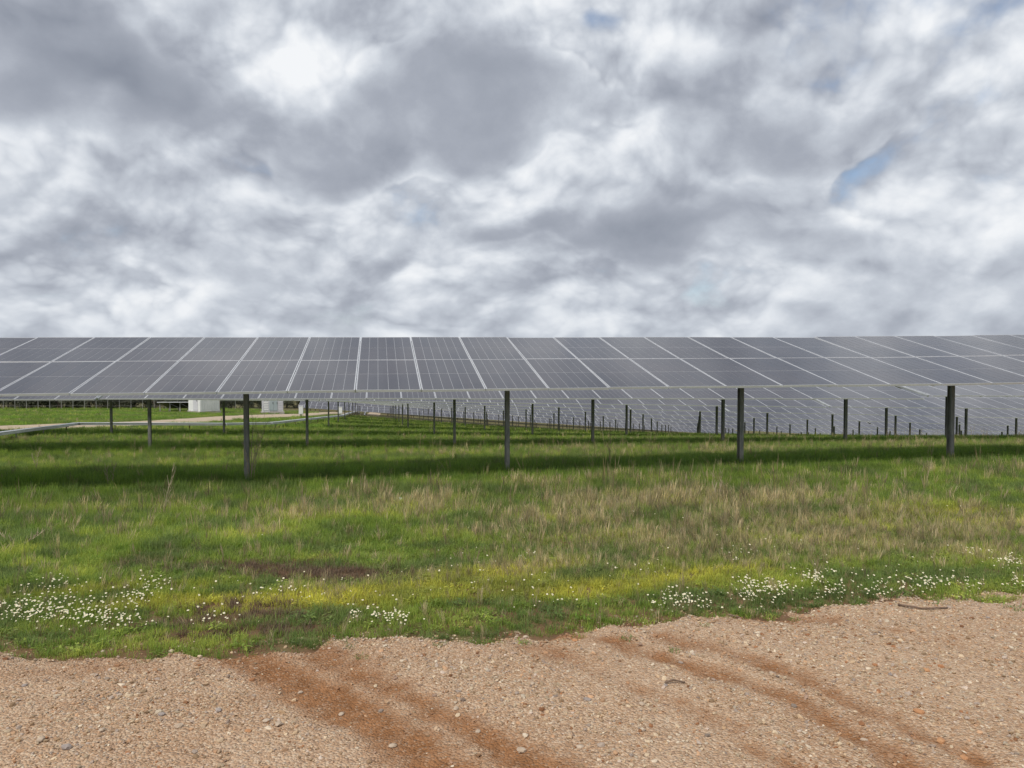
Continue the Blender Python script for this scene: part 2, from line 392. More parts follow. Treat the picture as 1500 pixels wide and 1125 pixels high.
def plate(mb, x0, x1, y0, y1, z, m): return mb.add([(x0, y0, z), (x1, y0, z), (x1, y1, z), (x0, y1, z)], [(0, 1, 2, 3)], m)
def lam(mb, m): return mb.box(-MW/2+0.0101, MW/2-0.0101, -ML/2+0.0101, ML/2-0.0101, -.008, -.0012, m)
ME_LAM = lam(MB(), 0).mesh('laminate', M_BACK)
ME_FRAME = frame_mb(MB()).mesh('frame', M_ALU)
def cellmb(L):
    mb = MB()
    for c, h in L:
        x0, x1, y0, y1 = cell_rect(c, h); mb.box(x0, x1, y0, y1, -.0011, .0, 0)
    return mb
ME_CELL = MB().box(-CW/2, CW/2, -CL_/2, CL_/2, -.0006, .0005).mesh('cell_strip', M_CELL)
ME_CELLS = cellmb([(c, h) for c in range(6) for h in (0, 1)]).mesh('cell_strips', M_CELL)
def whole():
    mb = frame_mb(MB(), 1); lam(mb, 2)
    for c in range(6):
        for h in (0, 1):
            x0, x1, y0, y1 = cell_rect(c, h); plate(mb, x0, x1, y0, y1, 0.0, 0)
    return mb
ME_MOD = whole().mesh('solar_panel', [M_CELL, M_ALU, M_BACK])
def hbeam(h):
    mb = MB(); w, d, t = .041, .066, .008
    mb.box(-w, w, -d, -d+t, -.35, h); mb.box(-w, w, d-t, d, -.35, h); mb.box(-t/2, t/2, -d+t, d-t, -.35, h); return mb
ME_PURLIN = MB().box(-.03, .03, -1.95, 1.95, -.10, -.0365).mesh('purlin', M_GALV)
ME_BEAR = MB().box(-.11, .11, -.016, .016, -.17, .02).box(-.016, .016, -.11, .11, -.17, .02).mesh('bearing', M_POST)
PX0 = 2.37
def tracker(row, k0, k1, tilt, label, detail, post_off=0.0, group=None, zoff=0.0, x0=-.36, posts=True, rise=0.0):
    """row: 1 is next to the gravel; k0..k1: module columns; detail 3 cells apart, 2 modules apart, 1 joined"""
    Y = 14.73+11.29*(row-1); xa, xb = (x0+k0)*P, (x0+k1)*P
    za, zb = float(gz(xa, Y))+2.255+zoff, float(gz(xb, Y))+2.255+zoff+rise
    xm = (xa+xb)/2; sl = math.atan2(zb-za, xb-xa); zm = (za+zb)/2; gm = float(gz(xm, Y))
    root = empty('solar_tracker', (xm, Y, gm)); tag(root, label, 'solar tracker', group or 'solar tracker tables in rows')
    A = Matrix.Translation((0, 0, zm-gm)) @ Matrix.Rotation(-sl, 4, 'Y') @ Matrix.Rotation(R(tilt), 4, 'X')
    mod_at = lambda k, s: A @ Matrix.Translation(((x0+k+.5)*P-xm, s*HG/2, 0)) @ Matrix.Rotation(R(RNG.normal(0, .22)), 4, 'X') @ Matrix.Rotation(R(RNG.normal(0, .2)), 4, 'Y')
    if detail >= 2:
        budget = 300
        cols = sorted(range(k0, k1), key=lambda k: abs(k-.5) if row == 1 and k0 < 5 else k)
        for s in (-1, 1):
            for k in cols:
                M = mod_at(k, s)
                if detail == 3:
                    mo = inst('solar_panel', ME_LAM, root, M); inst('frame', ME_FRAME, mo)
                    if budget >= 12 and -8 <= k < 17:
                        budget -= 12
                        for c in range(6):
                            for h in (0, 1):
                                a, b, e, f = cell_rect(c, h); inst('cell_strip', ME_CELL, mo, Matrix.Translation(((a+b)/2, (e+f)/2, 0)))
                    else: tag(inst('cell_strips', ME_CELLS, mo), None, kind='stuff')
                else: inst('solar_panel', ME_MOD, root, M)
    else:
        mb = MB()
        for k in range(k0, k1):
            for s in (-1, 1):
                M = mod_at(k, s); a, b = MW/2, ML/2; tr = lambda L: [tuple(M @ Vector(v)) for v in L]
                mb.add(tr([(-a, -b, -.004), (a, -b, -.004), (a, b, -.004), (-a, b, -.004), (-a, -b, -TH), (a, -b, -TH), (a, b, -TH), (-a, b, -TH)]), [(0, 1, 2, 3), (7, 6, 5, 4), (0, 4, 5, 1), (3, 2, 6, 7), (0, 3, 7, 4), (1, 5, 6, 2)], 1)
                a -= .022; b -= .03; mb.add(tr([(-a, -b, 0), (a, -b, 0), (a, b, 0), (-a, b, 0)]), [(0, 1, 2, 3)], 0)
        tag(mb.obj('panel_rows', [M_CELL, M_ALU], root), None, kind='stuff')
    # torque tube, purlins, posts
    h = (xb-xa)/2+.16
    MB().box(-h, h, -.065, .065, -.232, -.102).obj('torque_tube', M_POST, root, M=A)
    if detail >= 2 and row <= 4:
        for k in range(k0, k1+1): inst('purlin', ME_PURLIN, root, A @ Matrix.Translation(((x0+k)*P-xm, 0, 0)))
    if posts:
        for j in range(-12, 30):
            X = (PX0+post_off+4.58*j)*P
            if xa+.1 < X < xb-.1:
                zt = zm+math.tan(sl)*(X-xm)-.24; g = float(gz(X, Y)); hh = zt-g
                Mp = Matrix.Translation((X-xm, .0, g-gm))
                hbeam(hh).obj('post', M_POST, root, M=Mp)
                if row <= 4: inst('bearing', ME_BEAR, root, Mp @ Matrix.Translation((0, 0, hh+.005)))
    return root
tracker(1, -14, 10, 13.0, 'long tilted solar table of the front row, its posts in the tall grass', 3, -.06, zoff=.025)
tracker(1, 10, 24, 13.3, 'bluer, slightly steeper solar table joined to the end of the front row', 3, -.06, zoff=.025, rise=.13)
T2 = tracker(2, -7, 18, 12.8, 'solar table of the second row, with the drive gear on its post', 2, 0, x0=-.36)
tracker(2, -17, -7, 13.2, 'solar table of the second row beyond the gap, towards the white cabin', 2, 0, x0=-.64)
tracker(2, 18, 32, 11.0, 'flatter solar table of the second row, past its dark panels', 2, -.57, x0=-.08, zoff=.03)
tracker(3, -18, -2, 13, 'solar table of the third row crossing over the cable tray', 2, .1, x0=-.5)
tracker(3, -2, 21, 13, 'solar table of the third row, in the middle of the row', 2, .1, x0=-.2)
tracker(3, 21, 44, 12.5, 'solar table of the third row, on the falling ground', 2, .1, x0=.1)
for row in (4, 5, 6):
    o = -.7
    tracker(row, -4, 21, 13, 'solar table of the %s row back, level with the cable tray' % ORD[row], 2, o, x0=-.2)
    tracker(row, 21, 46, 13, 'solar table of the %s row back, on the falling ground' % ORD[row], 2, o, x0=.1)
    tracker(row, 46, 68, 13.5, 'last solar table of the %s row back, lowest on the slope' % ORD[row], 2, o, x0=.4)
for row in range(7, 12):
    tracker(row, -4, 21, 13, 'distant solar table of the %s row back, nearest the cable tray' % ORD[row], 1, -.75, x0=-.2)
    tracker(row, 21, 76, 13, 'distant solar table of the %s row back, reaching down the slope' % ORD[row], 1, -.75, x0=.1)
for row in range(13, 18):
    tracker(row, -14, 70, 13, 'far solar table of the %s row back, in the hollow' % ORD[row], 1, -.75, x0=-.2)
# slew drive on the second row
Mx = T2.location.x
sx = (PX0-4.55)*P-Mx
dz = float(gz((PX0-4.55)*P, 26.02))-float(T2.location.z)+2.0
mb = MB(); mb.tube([(sx-.10, 0, dz), (sx+.10, 0, dz)], .17, 14); mb.tube([(sx, -.05, dz-.06), (sx-1.15, -.1, dz-.10)], [.09, .09], 10); mb.tube([(sx-.35, -.07, dz-.07), (sx-.95, -.09, dz-.09)], [.13, .13], 12)
mb.obj('drive_gear', M_DARK, T2)
# ------------------------------------------------------------------ cable tray
tray = [hit(*q, lift=.42) for q in ((-140, 650), (0, 631), (112, 618), (330, 618.5), (395, 617.5), (450, 612), (500, 607.5), (535, 603))]
troot = empty('cable_tray', (tray[2][0], tray[2][1], float(gz(tray[2][0], tray[2][1]))))
tag(troot, 'low galvanised cable tray with lid winding past the posts towards the white cabin', 'cable tray')
o0 = np.array(troot.location)
for i in range(len(tray)-1):
    a, b = tray[i], tray[i+1]; L = float(np.hypot(*(b-a)[:2])); n = max(1, round(L/3.0))
    for j in range(n):
        p, q = a+(b-a)*j/n, a+(b-a)*(j+1)/n
        for w in (p, q): w[2] = float(ground(w[0], w[1]))+.36
        d = Vector(q-p); M = Matrix.Translation(Vector(p-o0)) @ d.to_track_quat('X', 'Z').to_matrix().to_4x4(); l = d.length
        mb = MB().box(0, l-.008, -.15, .15, -.10, 0); mb.obj('tray_section', M_GALV, troot, M=M)
        MB().box(-.004, l-.012, -.165, .165, .0, .018).obj('lid', M_GALV, troot, M=M)
        mid = (p+q)/2; g = float(ground(mid[0], mid[1]))
        MB().box(-.02, .02, -.10, .10, -.13, -.101).box(-.02, .02, -.02, .02, g-mid[2]-.2, -.13).obj('support', M_RUST if (i+j) % 3 == 0 else M_POST, troot, M=Matrix.Translation(Vector(mid-o0)) @ Matrix.Rotation(math.atan2(d.y, d.x), 4, 'Z'))
# ------------------------------------------------------------------ cabins and cabinets on the left
def at_base(px, py): return hit(px, py)
def ribbed(mb, x0, x1, y, z0, z1, n, m):       # upright ribs of a sheet wall facing -y
    w = (x1-x0)/n
    for i in range(n): mb.box(x0+i*w+.02, x0+i*w+w*.55, y-.035, y, z0, z1, m)
b = at_base(296, 604.5); g = float(ground(b[0], b[1]))
cab = empty('cabin', (b[0], b[1]+.9, g), R(40)); tag(cab, 'white windowless cabin beside the dark tilted panels', 'cabin')
sc = np.linalg.norm(b[:2])/F
w1, w2, hb = 1.0, 1.1, 2.5
MB().box(-w1, w1, -w2, w2, .15, hb).obj('wall', M_WHITE, cab)
MB().box(-w1-.08, w1+.08, -w2-.08, w2+.08, hb, hb+.12).obj('roof', M_GREYSIDE, cab)
MB().box(-w1-.1, w1+.1, -w2-.1, w2+.1, -.3, .15).obj('plinth', M_CONC, cab)
mb = MB(); ribbed(mb, -w1+.06, w1-.06, -w2-.002, .3, hb-.1, 8, 0); mb.obj('cladding', M_WHITE, cab)
d = MB().box(-w1-.04, -w1-.002, -.75, .15, .2, 2.2).obj('door', M_GREYSIDE, cab); MB().box(-w1-.08, -w1-.042, -.65, -.6, 1.1, 1.3).obj('handle', M_DARK, d)
MB().box(-w1-.03, -w1-.002, .4, .95, 1.6, 2.1).obj('vent', M_GREYSIDE, cab)
b = at_base(313, 604); c = empty('cabinet', (b[0], b[1], float(ground(b[0], b[1]))), R(10)); tag(c, 'small dark green cabinet standing against the white cabin', 'cabinet')
MB().box(-.5, .5, -.3, .3, -.1, .95).obj('body', mat('dark_green_paint', plain((.03, .05, .025), (.045, .06, .03), 3, .6)), c)
MB().box(-.46, .46, -.325, -.302, .05, .9).obj('door', mat('olive_paint', plain((.06, .085, .04), (.075, .095, .05), 3, .6)), c)
b = at_base(318.5, 603); o = MB().box(-.09, .09, -.09, .09, -.2, 1.6).box(-.12, .12, -.12, .12, 1.6, 1.66).obj('marker_post', M_TAPE, None, M=Matrix.Translation((b[0]+.2, b[1]-.3, float(ground(b[0], b[1]))))); tag(o, 'ochre square post beside the dark green cabinet', 'post')
b = at_base(398, 606); g = float(ground(b[0], b[1]))
st = empty('transformer_station', (b[0], b[1]+.8, g), R(14)); tag(st, 'pale transformer station with grey-blue doors and louvred side by the dirt track', 'transformer station')
MB().box(-1.0, .95, -.7, .7, .2, 2.3).obj('wall', M_GREYSIDE, st)
MB().box(-1.06, 1.01, -.76, .76, 2.3, 2.42).obj('roof', M_GREYSIDE, st)
MB().box(-1.1, 1.05, -.8, .8, -.35, .2).obj('plinth', M_CONC, st)
for i, (x0, x1) in enumerate(((-.40, -.02), (.0, .38))):
    d = MB().box(x0, x1, -.75, -.702, .3, 1.9).obj('door', M_BLUEGREY, st); MB().box(x1-.07, x1-.04, -.78, -.752, 1.0, 1.15).obj('handle', M_DARK, d)
MB().box(-.48, .45, -1.0, -.702, 1.95, 2.0).obj('canopy', M_GREYSIDE, st)
for i in range(7): MB().box(-.93, -.50, -.73, -.702, .35+i*.24, .50+i*.24).obj('louvre', M_WHITE, st)
for i in range(7): MB().box(.48, .88, -.73, -.702, .35+i*.24, .50+i*.24).obj('louvre', M_GREYSIDE, st)
b = at_base(441, 610.5); g = float(ground(b[0], b[1]))
jb = empty('junction_cabinet', (b[0], b[1], g), R(8)); tag(jb, 'white electrical cabinet on a short dark stand near the cable tray', 'cabinet')
s = np.linalg.norm(b[:2])/F
MB().box(-3*s, 3*s, -.15, .15, 3.2*s, 15.5*s).obj('body', M_WHITE, jb)
MB().box(-2.5*s, 2.5*s, -.185, -.152, 4*s, 15*s).obj('door', M_WHITE, jb)
MB().box(-3.3*s, 3.3*s, -.2, .2, 15.5*s, 16.1*s).obj('lid', M_GREYSIDE, jb)
MB().box(-.06, .06, -.06, .06, -.3, 3.2*s).obj('stand', M_DARK, jb)
b = at_base(498.5, 609); o = MB().box(-.22, .22, -.14, .14, .25, .95).box(-.05, .05, -.05, .05, -.2, .25).box(-.24, .24, -.16, .16, .95, .99).obj('junction_box', M_WHITE, None, M=Matrix.Translation((b[0], b[1], float(ground(b[0], b[1]))))); tag(o, 'small white junction box at the end of the cable tray', 'junction box')
# low tilted array seen from behind
b = at_base(266, 603); g = float(ground(b[0], b[1])); s = np.linalg.norm(b[:2])/F
ar = empty('fixed_solar_array', (b[0], b[1], g), R(-6)); tag(ar, 'small dark solar array on low legs, its underside showing, by the white cabin', 'solar array')
Mt = Matrix.Translation((0, .8, 12*s-.28)) @ Matrix.Rotation(R(-14), 4, 'X')
for i in range(4):
    x0 = (-28+i*14.2)*s; mb = MB().box(x0, x0+13.9*s, -1.6, 1.6, -.035, 0, 0).box(x0+.03, x0+13.9*s-.03, -1.57, 1.57, .001, .004, 1)
    mb.obj('solar_panel', [M_ALU, M_CELL], ar, M=Mt)
    MB().box(x0+.03, x0+13.9*s-.03, -1.55, 1.55, -.042, -.0355).obj('back_panel', M_DARK, ar, M=Mt)
for i in range(5):
    for yy, hh in ((-.4, 12*s-.05), (1.9, 12*s-.62)):
        x = (-26+i*13)*s; MB().box(x-.04, x+.04, yy-.04, yy+.04, -.3, hh).obj('leg', M_POST, ar)
# ------------------------------------------------------------------ scattering: one object, instances of small templates
TPL = bpy.data.collections.new('templates')
def scatter(name, temps, pts, rot, scl, idx, tint):
    me = bpy.data.meshes.new(name); n = len(pts); me.vertices.add(n); me.vertices.foreach_set('co', np.ascontiguousarray(pts, dtype=np.float32).ravel())
    for an, ty, ar, key in (('rot', 'FLOAT_VECTOR', rot, 'vector'), ('scl', 'FLOAT_VECTOR', scl, 'vector'), ('idx', 'INT', idx, 'value'), ('tint', 'FLOAT_VECTOR', tint, 'vector')):
        a = me.attributes.new(an, ty, 'POINT'); a.data.foreach_set(key, np.ascontiguousarray(ar, dtype=np.int32 if ty == 'INT' else np.float32).ravel())
    o = link(bpy.data.objects.new(name, me))
    c = bpy.data.collections.new(name+'_templates')
    for i, (tm, m) in enumerate(temps):
        t = bpy.data.objects.new('%s_%02d' % (name, i), tm); c.objects.link(t)
    ng = bpy.data.node_groups.new(name, 'GeometryNodeTree')
    ng.interface.new_socket('Geometry', in_out='INPUT', socket_type='NodeSocketGeometry'); ng.interface.new_socket('Geometry', in_out='OUTPUT', socket_type='NodeSocketGeometry')
    gi, go = ng.nodes.new('NodeGroupInput'), ng.nodes.new('NodeGroupOutput')
    ip = ng.nodes.new('GeometryNodeInstanceOnPoints'); ci = ng.nodes.new('GeometryNodeCollectionInfo')
    ci.inputs['Collection'].default_value = c; ci.inputs['Separate Children'].default_value = True; ci.inputs['Reset Children'].default_value = True
    def na(nm, ty):
        k = ng.nodes.new('GeometryNodeInputNamedAttribute'); k.data_type = ty; k.inputs['Name'].default_value = nm; return k.outputs['Attribute']
    L = ng.links.new; L(gi.outputs[0], ip.inputs['Points']); L(ci.outputs[0], ip.inputs['Instance']); ip.inputs['Pick Instance'].default_value = True
    L(na('idx', 'INT'), ip.inputs['Instance Index'])
    er = ng.nodes.new('FunctionNodeEulerToRotation'); L(na('rot', 'FLOAT_VECTOR'), er.inputs[0]); L(er.outputs[0], ip.inputs['Rotation'])
    L(na('scl', 'FLOAT_VECTOR'), ip.inputs['Scale']); L(ip.outputs[0], go.inputs[0])
    md = o.modifiers.new('scatter', 'NODES'); md.node_group = ng
    return o
def f_blade(t, b):
    a = t.nodes.new('ShaderNodeAttribute'); a.attribute_type = 'INSTANCER'; a.attribute_name = 'tint'
    v = t.nodes.new('ShaderNodeAttribute'); v.attribute_name = 'var'; va = N(t, v.outputs['Fac'])
    c = N(t, a.outputs['Color'])
    c = mixc(t, va.ss(.55, 1.0)*.55, c, mixc(t, 1.0, c, (1.9, 1.55, 1.3), 'MULTIPLY'))
    c = mixc(t, (va*-1.0+1.0).ss(.6, 1.0)*.5, c, mixc(t, 1.0, c, (.55, .62, .6), 'MULTIPLY'))
    setc(t, b, c); b.inputs['Roughness'].default_value = .55; b.inputs['Specular IOR Level'].default_value = .3
    tr = t.nodes.new('ShaderNodeBsdfTranslucent'); t.links.new(c.k, tr.inputs[0])
    mx = t.nodes.new('ShaderNodeMixShader'); mx.inputs[0].default_value = .42
    t.links.new(b.outputs[0], mx.inputs[1]); t.links.new(tr.outputs[0], mx.inputs[2]); t.links.new(mx.outputs[0], t.nodes['Material Output'].inputs[0])
M_BLADE = mat('grass_blade', f_blade)
def tuft(nb, h, spread, width, lean, seed, seedhead=False, segs=3):
    r = random.Random(seed); V, Fc, va = [], [], []
    for i in range(nb):
        a = r.uniform(0, 6.283); d = spread*math.sqrt(r.random()); x, y = d*math.cos(a), d*math.sin(a)
        ln_ = h*r.uniform(.45, 1.1); az = r.uniform(0, 6.283); le = lean*r.uniform(.3, 1.4); w = width*r.uniform(.7, 1.3); c = r.random()
        sx, sy = -math.sin(az), math.cos(az); b = len(V); px, pz, ang = 0.0, -.01, le*.25
        for k in range(segs+1):
            ww = w*(1-(k/segs)**1.5)*.5+.0004
            if seedhead and k >= segs-1: ww = w*(1.5 if k == segs-1 else .5)
            V += [(x+px*math.cos(az)-sx*ww, y+px*math.sin(az)-sy*ww, pz), (x+px*math.cos(az)+sx*ww, y+px*math.sin(az)+sy*ww, pz)]; va += [c, c]
            px += math.sin(ang)*ln_/segs; pz += math.cos(ang)*ln_/segs; ang += le*.55*3/segs
        for k in range(segs): Fc.append((b+2*k, b+2*k+1, b+2*k+3, b+2*k+2))
    me = bpy.data.meshes.new('tuft'); me.from_pydata(V, [], Fc); me.materials.append(M_BLADE)
    at = me.attributes.new('var', 'FLOAT', 'POINT'); at.data.foreach_set('value', va); me.update(); return me
def herb(seed):                                    # low leafy weeds between the grass
    r = random.Random(seed); V, Fc, va = [], [], []
    for i in range(34):
        a = r.uniform(0, 6.283); d = .07*math.sqrt(r.random()); h = r.uniform(.012, .05); s = r.uniform(.006, .014); az = r.uniform(0, 6.283); ti = r.uniform(-.5, .5); c = r.random()
        x, y = d*math.cos(a), d*math.sin(a); ca, sa = math.cos(az), math.sin(az); b = len(V)
        for (u, v) in ((-1.6, 0), (0, -.6), (1.7, 0), (0, .6)): V.append((x+s*(u*ca-v*sa), y+s*(u*sa+v*ca), h+s*u*ti)); va.append(c)
        Fc.append((b, b+1, b+2, b+3))
    me = bpy.data.meshes.new('herb'); me.from_pydata(V, [], Fc); me.materials.append(M_BLADE)
    at = me.attributes.new('var', 'FLOAT', 'POINT'); at.data.foreach_set('value', va); me.update(); return me
T_SHORT = [tuft(26, .10, .07, .0042, 1.1, 1), tuft(30, .085, .08, .004, 1.4, 2), tuft(24, .13, .07, .0045, .9, 3)]
T_LUSH = [tuft(34, .27, .10, .006, .8, 4), tuft(38, .23, .11, .0055, 1.0, 5), tuft(30, .31, .10, .006, .7, 6)]
T_DRY = [tuft(16, .34, .09, .0028, .55, 7, True), tuft(18, .26, .10, .0026, .9, 8), tuft(14, .42, .08, .0028, .4, 9, True)]
T_STRAW = [tuft(4, .60, .07, .003, .28, 10, True, 4), tuft(3, .72, .06, .003, .22, 11, True, 4)]
T_HERB = [herb(12), herb(13)]
T_FAR = [tuft(26, .26, .30, .016, .7, 14), tuft(26, .22, .34, .015, .9, 15)]
TEMPS = T_SHORT+T_LUSH+T_DRY+T_STRAW+T_HERB+T_FAR
I_SH, I_LU, I_DR, I_ST, I_HE, I_FA = [0, 1, 2], [3, 4, 5], [6, 7, 8], [9, 10], [11, 12], [13, 14]
def blob(X, Y, L):
    r = np.zeros(len(X))
    for (px, py, rx, ry, a) in L:
        c = hit(px, py); r += a*np.exp(-((X-c[0])/rx)**2-((Y-c[1])/ry)**2)
    return r
DRY = [(980, 760, 2.6, 1.5, .55), (1120, 740, 3.0, 1.6, .5), (860, 720, 2.2, 1.6, .35), (1300, 790, 2.5, 1.2, .45), (1150, 800, 2.2, .9, .4), (640, 735, 1.8, 1.0, .25), (1050, 690, 4, 1.5, .4), (1300, 700, 4, 1.5, .25),
       (150, 735, 3, .8, .25), (950, 655, 5, 2.0, .3), (1350, 655, 6, 2, .5), (760, 800, 1.4, .8, .2), (1000, 665, 5, 2, .3),
       (100, 800, 3, 1.4, -.3), (300, 780, 2.5, 1.2, -.35), (420, 700, 4, 1.6, -.5), (550, 712, 2.2, 1.2, -.4), (1240, 715, 2.2, .8, -.55), (1370, 712, 1.6, .7, -.4), (640, 880, 1.5, .5, -.2), (1200, 860, 2.5, .5, -.25), (100, 690, 6, 2, -.5), (740, 760, 1, .8, -.2)]
BARE = [(330, 835, .75, .22, .75), (420, 845, .8, .25, .7), (270, 830, .4, .15, .4), (300, 890, .5, .16, .65), (380, 905, .5, .15, .7), (240, 915, .6, .12, .6), (440, 925, .5, .12, .6), (420, 890, .35, .12, .4), (540, 850, .5, .2, .5), (520, 840, .4, .2, .35), (700, 870, .35, .12, .5), (860, 895, .25, .1, .5), (560, 930, .5, .1, .4),
        (405, 753, .35, .22, .9), (440, 775, .5, .2, .35), (600, 800, 1.0, .4, .3), (470, 810, .8, .4, .25), (130, 865, .5, .12, .4), (1180, 893, .3, .08, .7), (470, 830, .6, .3, .35), (620, 905, .4, .1, .4), (330, 930, .5, .1, .5)]
YEL = [(420, 880, .9, .22, .8), (470, 890, .6, .15, .4), (850, 865, 1.0, .25, .8), (720, 840, .8, .25, .5), (1030, 840, .6, .2, .6), (640, 860, .9, .2, .4), (100, 870, 1.2, .2, .45), (60, 500, 1, 1, 0), (1390, 758, 1.2, .5, .5), (700, 655, 3, 1, .35), (250, 635, 5, 1.5, .4), (200, 885, .6, .15, .4)]
def sample(n, y0, y1, mar=1.04, side=3.0):
    Y = y0+(y1-y0)*RNG.random(n*3)**(1/1.6) if y1 < 30 else (y0**.6+(y1**.6-y0**.6)*RNG.random(n*3))**(1/.6)
    a0, a1 = math.tan(YAW-R(33.7*mar)), math.tan(YAW+R(33.7*mar)); X = a0*Y-side+((a1-a0)*Y+2*side)*RNG.random(n*3)
    return X[:n], Y[:n]
def under(Y):                                      # strips under the tables: longer, greener, fed by run-off
    r = np.zeros_like(Y)
    for k in range(0, 8):
        c = 14.73+11.29*k; r = np.maximum(r, np.exp(-((Y-c-.6)/2.3)**2))
    return r
def fields(X, Y):
    n = fbm(X*.55, Y*.8, 71, 4)-.5; n2 = fbm(X*1.9, Y*2.6, 81, 4)-.5
    u = under(Y)*sstep(Y, 11, 13)
    dry = .18+n*1.4+n2*1.0+blob(X, Y, DRY)*.62-u*.45
    bare = blob(X, Y, BARE)+n2*.5+n*.3
    yel = blob(X, Y, YEL)+n2*.9+n*.3
    return dry, bare, yel, u, n, n2
C = lambda *a: np.array(a)
def grass(name, n, y0, y1, far=False):
    X, Y = sample(n, y0, y1)
    k = road_in(X, Y) < -.04+.22*RNG.random(len(X))**4; X, Y = X[k], Y[k]
    dry, bare, yel, u, na_, nb_ = fields(X, Y); r = RNG.random(len(X)); r2 = RNG.random(len(X))
    dead = bare > .30+r*.5; k = ~dead | (RNG.random(len(X)) < .5)
    dead = dead[k]
    X, Y, dry, yel, u, r2, nb_, na_ = X[k], Y[k], dry[k], yel[k], u[k], r2[k], nb_[k], na_[k]
    if far:
        pj = project(np.stack([X, Y, gz(X, Y)], 1)); u_ = np.array(TRK_UP); l_ = np.array(TRK_LO)
        k = ~((pj[:, 1] > np.interp(pj[:, 0], u_[:, 0], u_[:, 1])-.3) & (pj[:, 1] < np.interp(pj[:, 0], l_[:, 0], l_[:, 1])+.3) & (pj[:, 0] < 560))
        X, Y, dry, yel, u, r2, nb_, na_, dead = X[k], Y[k], dry[k], yel[k], u[k], r2[k], nb_[k], na_[k], dead[k]
    m = len(X); r = RNG.random(m); idx = np.zeros(m, int); pick = lambda L, q: np.array(L)[RNG.integers(0, len(L), q)]
    isdry = r < np.clip((dry-.28)*.85, .05, .44)
    wet = sstep(Y, 9.3, 13.0)*.8+.2*(Y > 8)
    lush = (~isdry) & (r2 < np.clip(wet+u*.4-.15*(dry > .4), .02, 1))
    idx[:] = pick(I_SH, m); idx[lush] = pick(I_LU, lush.sum()); idx[isdry] = pick(I_DR, isdry.sum())
    he = (~isdry) & (~lush) & (RNG.random(m) < .05); idx[he] = pick(I_HE, he.sum())
    if far: idx[~isdry] = pick(I_FA, (~isdry).sum())
    ev = sstep(Y, 4.8, 12)
    s = (.55+.65*ev)*(.75+.5*RNG.random(m))*(1+.25*na_)
    s[lush] = (.62+.33*u[lush])*(.75+.5*RNG.random(lush.sum()))*(.6+.4*ev[lush])
    s[isdry] = (.28+.40*ev[isdry])*(.6+.7*RNG.random(isdry.sum()))
    s[he] = .5+.5*RNG.random(he.sum())
    g1, g2, g3, ye, br, st, ol = C(.088, .165, .014), C(.170, .225, .034), C(.110, .165, .058), C(.31, .31, .030), C(.19, .16, .09), C(.32, .275, .165), C(.165, .165, .058)
    q = RNG.random((m, 1)); t = g1*(1-q)+g2*q
    gr = (nb_ < -.05)[:, None]; t = np.where(gr, t*.5+g3*.5, t)
    t = t*(1-.35*np.clip(dry, 0, 1)[:, None])+ol*.35*np.clip(dry, 0, 1)[:, None]
    yk = np.clip(yel*1.5-.10, 0, .95)[:, None]*(1-u[:, None]); t = t*(1-yk)+ye*yk
    q = RNG.random((m, 1)); t[isdry] = (br*(1-q)+st*q)[isdry]*(.6+.5*RNG.random((m, 1))[isdry])
    mixd = isdry & (RNG.random(m) < .35); t[mixd] = t[mixd]*.45+ol*.55
    lu = u[:, None]*(~isdry)[:, None]; t = t*(1-.5*lu)+C(.105, .225, .014)*.5*lu
    t = t*(1.28+.6*RNG.random((m, 1)))*np.clip(1+1.1*nb_+.5*na_, .6, 1.5)[:, None]
    g_ = t.mean(1, keepdims=True); t = t*.90+g_*.10*C(1.1, 1.05, .75)
    dc = dead.sum(); idx[dead] = pick(I_SH, dc); s[dead] = .4+.4*RNG.random(dc); t[dead] = (C(.10, .068, .045)+C(.13, .10, .07)*RNG.random((dc, 1)))
    pts = np.stack([X, Y, ground(X, Y)], 1)
    rot = np.stack([RNG.normal(0, .12, m), RNG.normal(0, .12, m), RNG.random(m)*6.283], 1)
    sc_ = np.stack([s, s, s*(.85+.3*RNG.random(m))], 1)
    return scatter(name, [(x, None) for x in TEMPS], pts, rot, sc_, idx, t), (X, Y)
g, _ = grass('near_grass', 76000, 4.0, 13.5); tag(g, 'short mixed grass and weeds between gravel and front posts', 'grass', kind='stuff')
g, _ = grass('verge_grass', 17000, 4.0, 7.2); tag(g, 'low yellow-green grass and weeds along the gravel verge', 'grass', kind='stuff')
g, _ = grass('field_grass', 60000, 13.0, 34.0); tag(g, 'taller green grass beneath and between the first panel rows', 'grass', kind='stuff')
g, _ = grass('far_grass', 42000, 33.0, 95.0, True); tag(g, 'distant grass among the rear panel rows', 'grass', kind='stuff')
# tall straw standing above the sward
n = 5200; X, Y = sample(n, 7.0, 26); dry, bare, yel, u, a_, b_ = fields(X, Y); k = (RNG.random(n) < np.clip(dry*1.2-.35, .015, .75)*sstep(Y, 7, 10)) & (road_in(X, Y) < -.3)
X, Y = X[k], Y[k]; m = len(X); s = .45+.5*RNG.random(m)
q = RNG.random((m, 1))
g = scatter('dry_straw', [(x, None) for x in T_STRAW], np.stack([X, Y, ground(X, Y)], 1), np.stack([RNG.normal(0, .15, m), RNG.normal(0, .15, m), RNG.random(m)*6.28], 1), np.stack([s, s, s], 1), RNG.integers(0, 2, m), C(.36, .29, .17)*(1-q)+C(.24, .185, .10)*q)
tag(g, 'tall dry straw stalks standing over the grass', 'straw', kind='stuff')
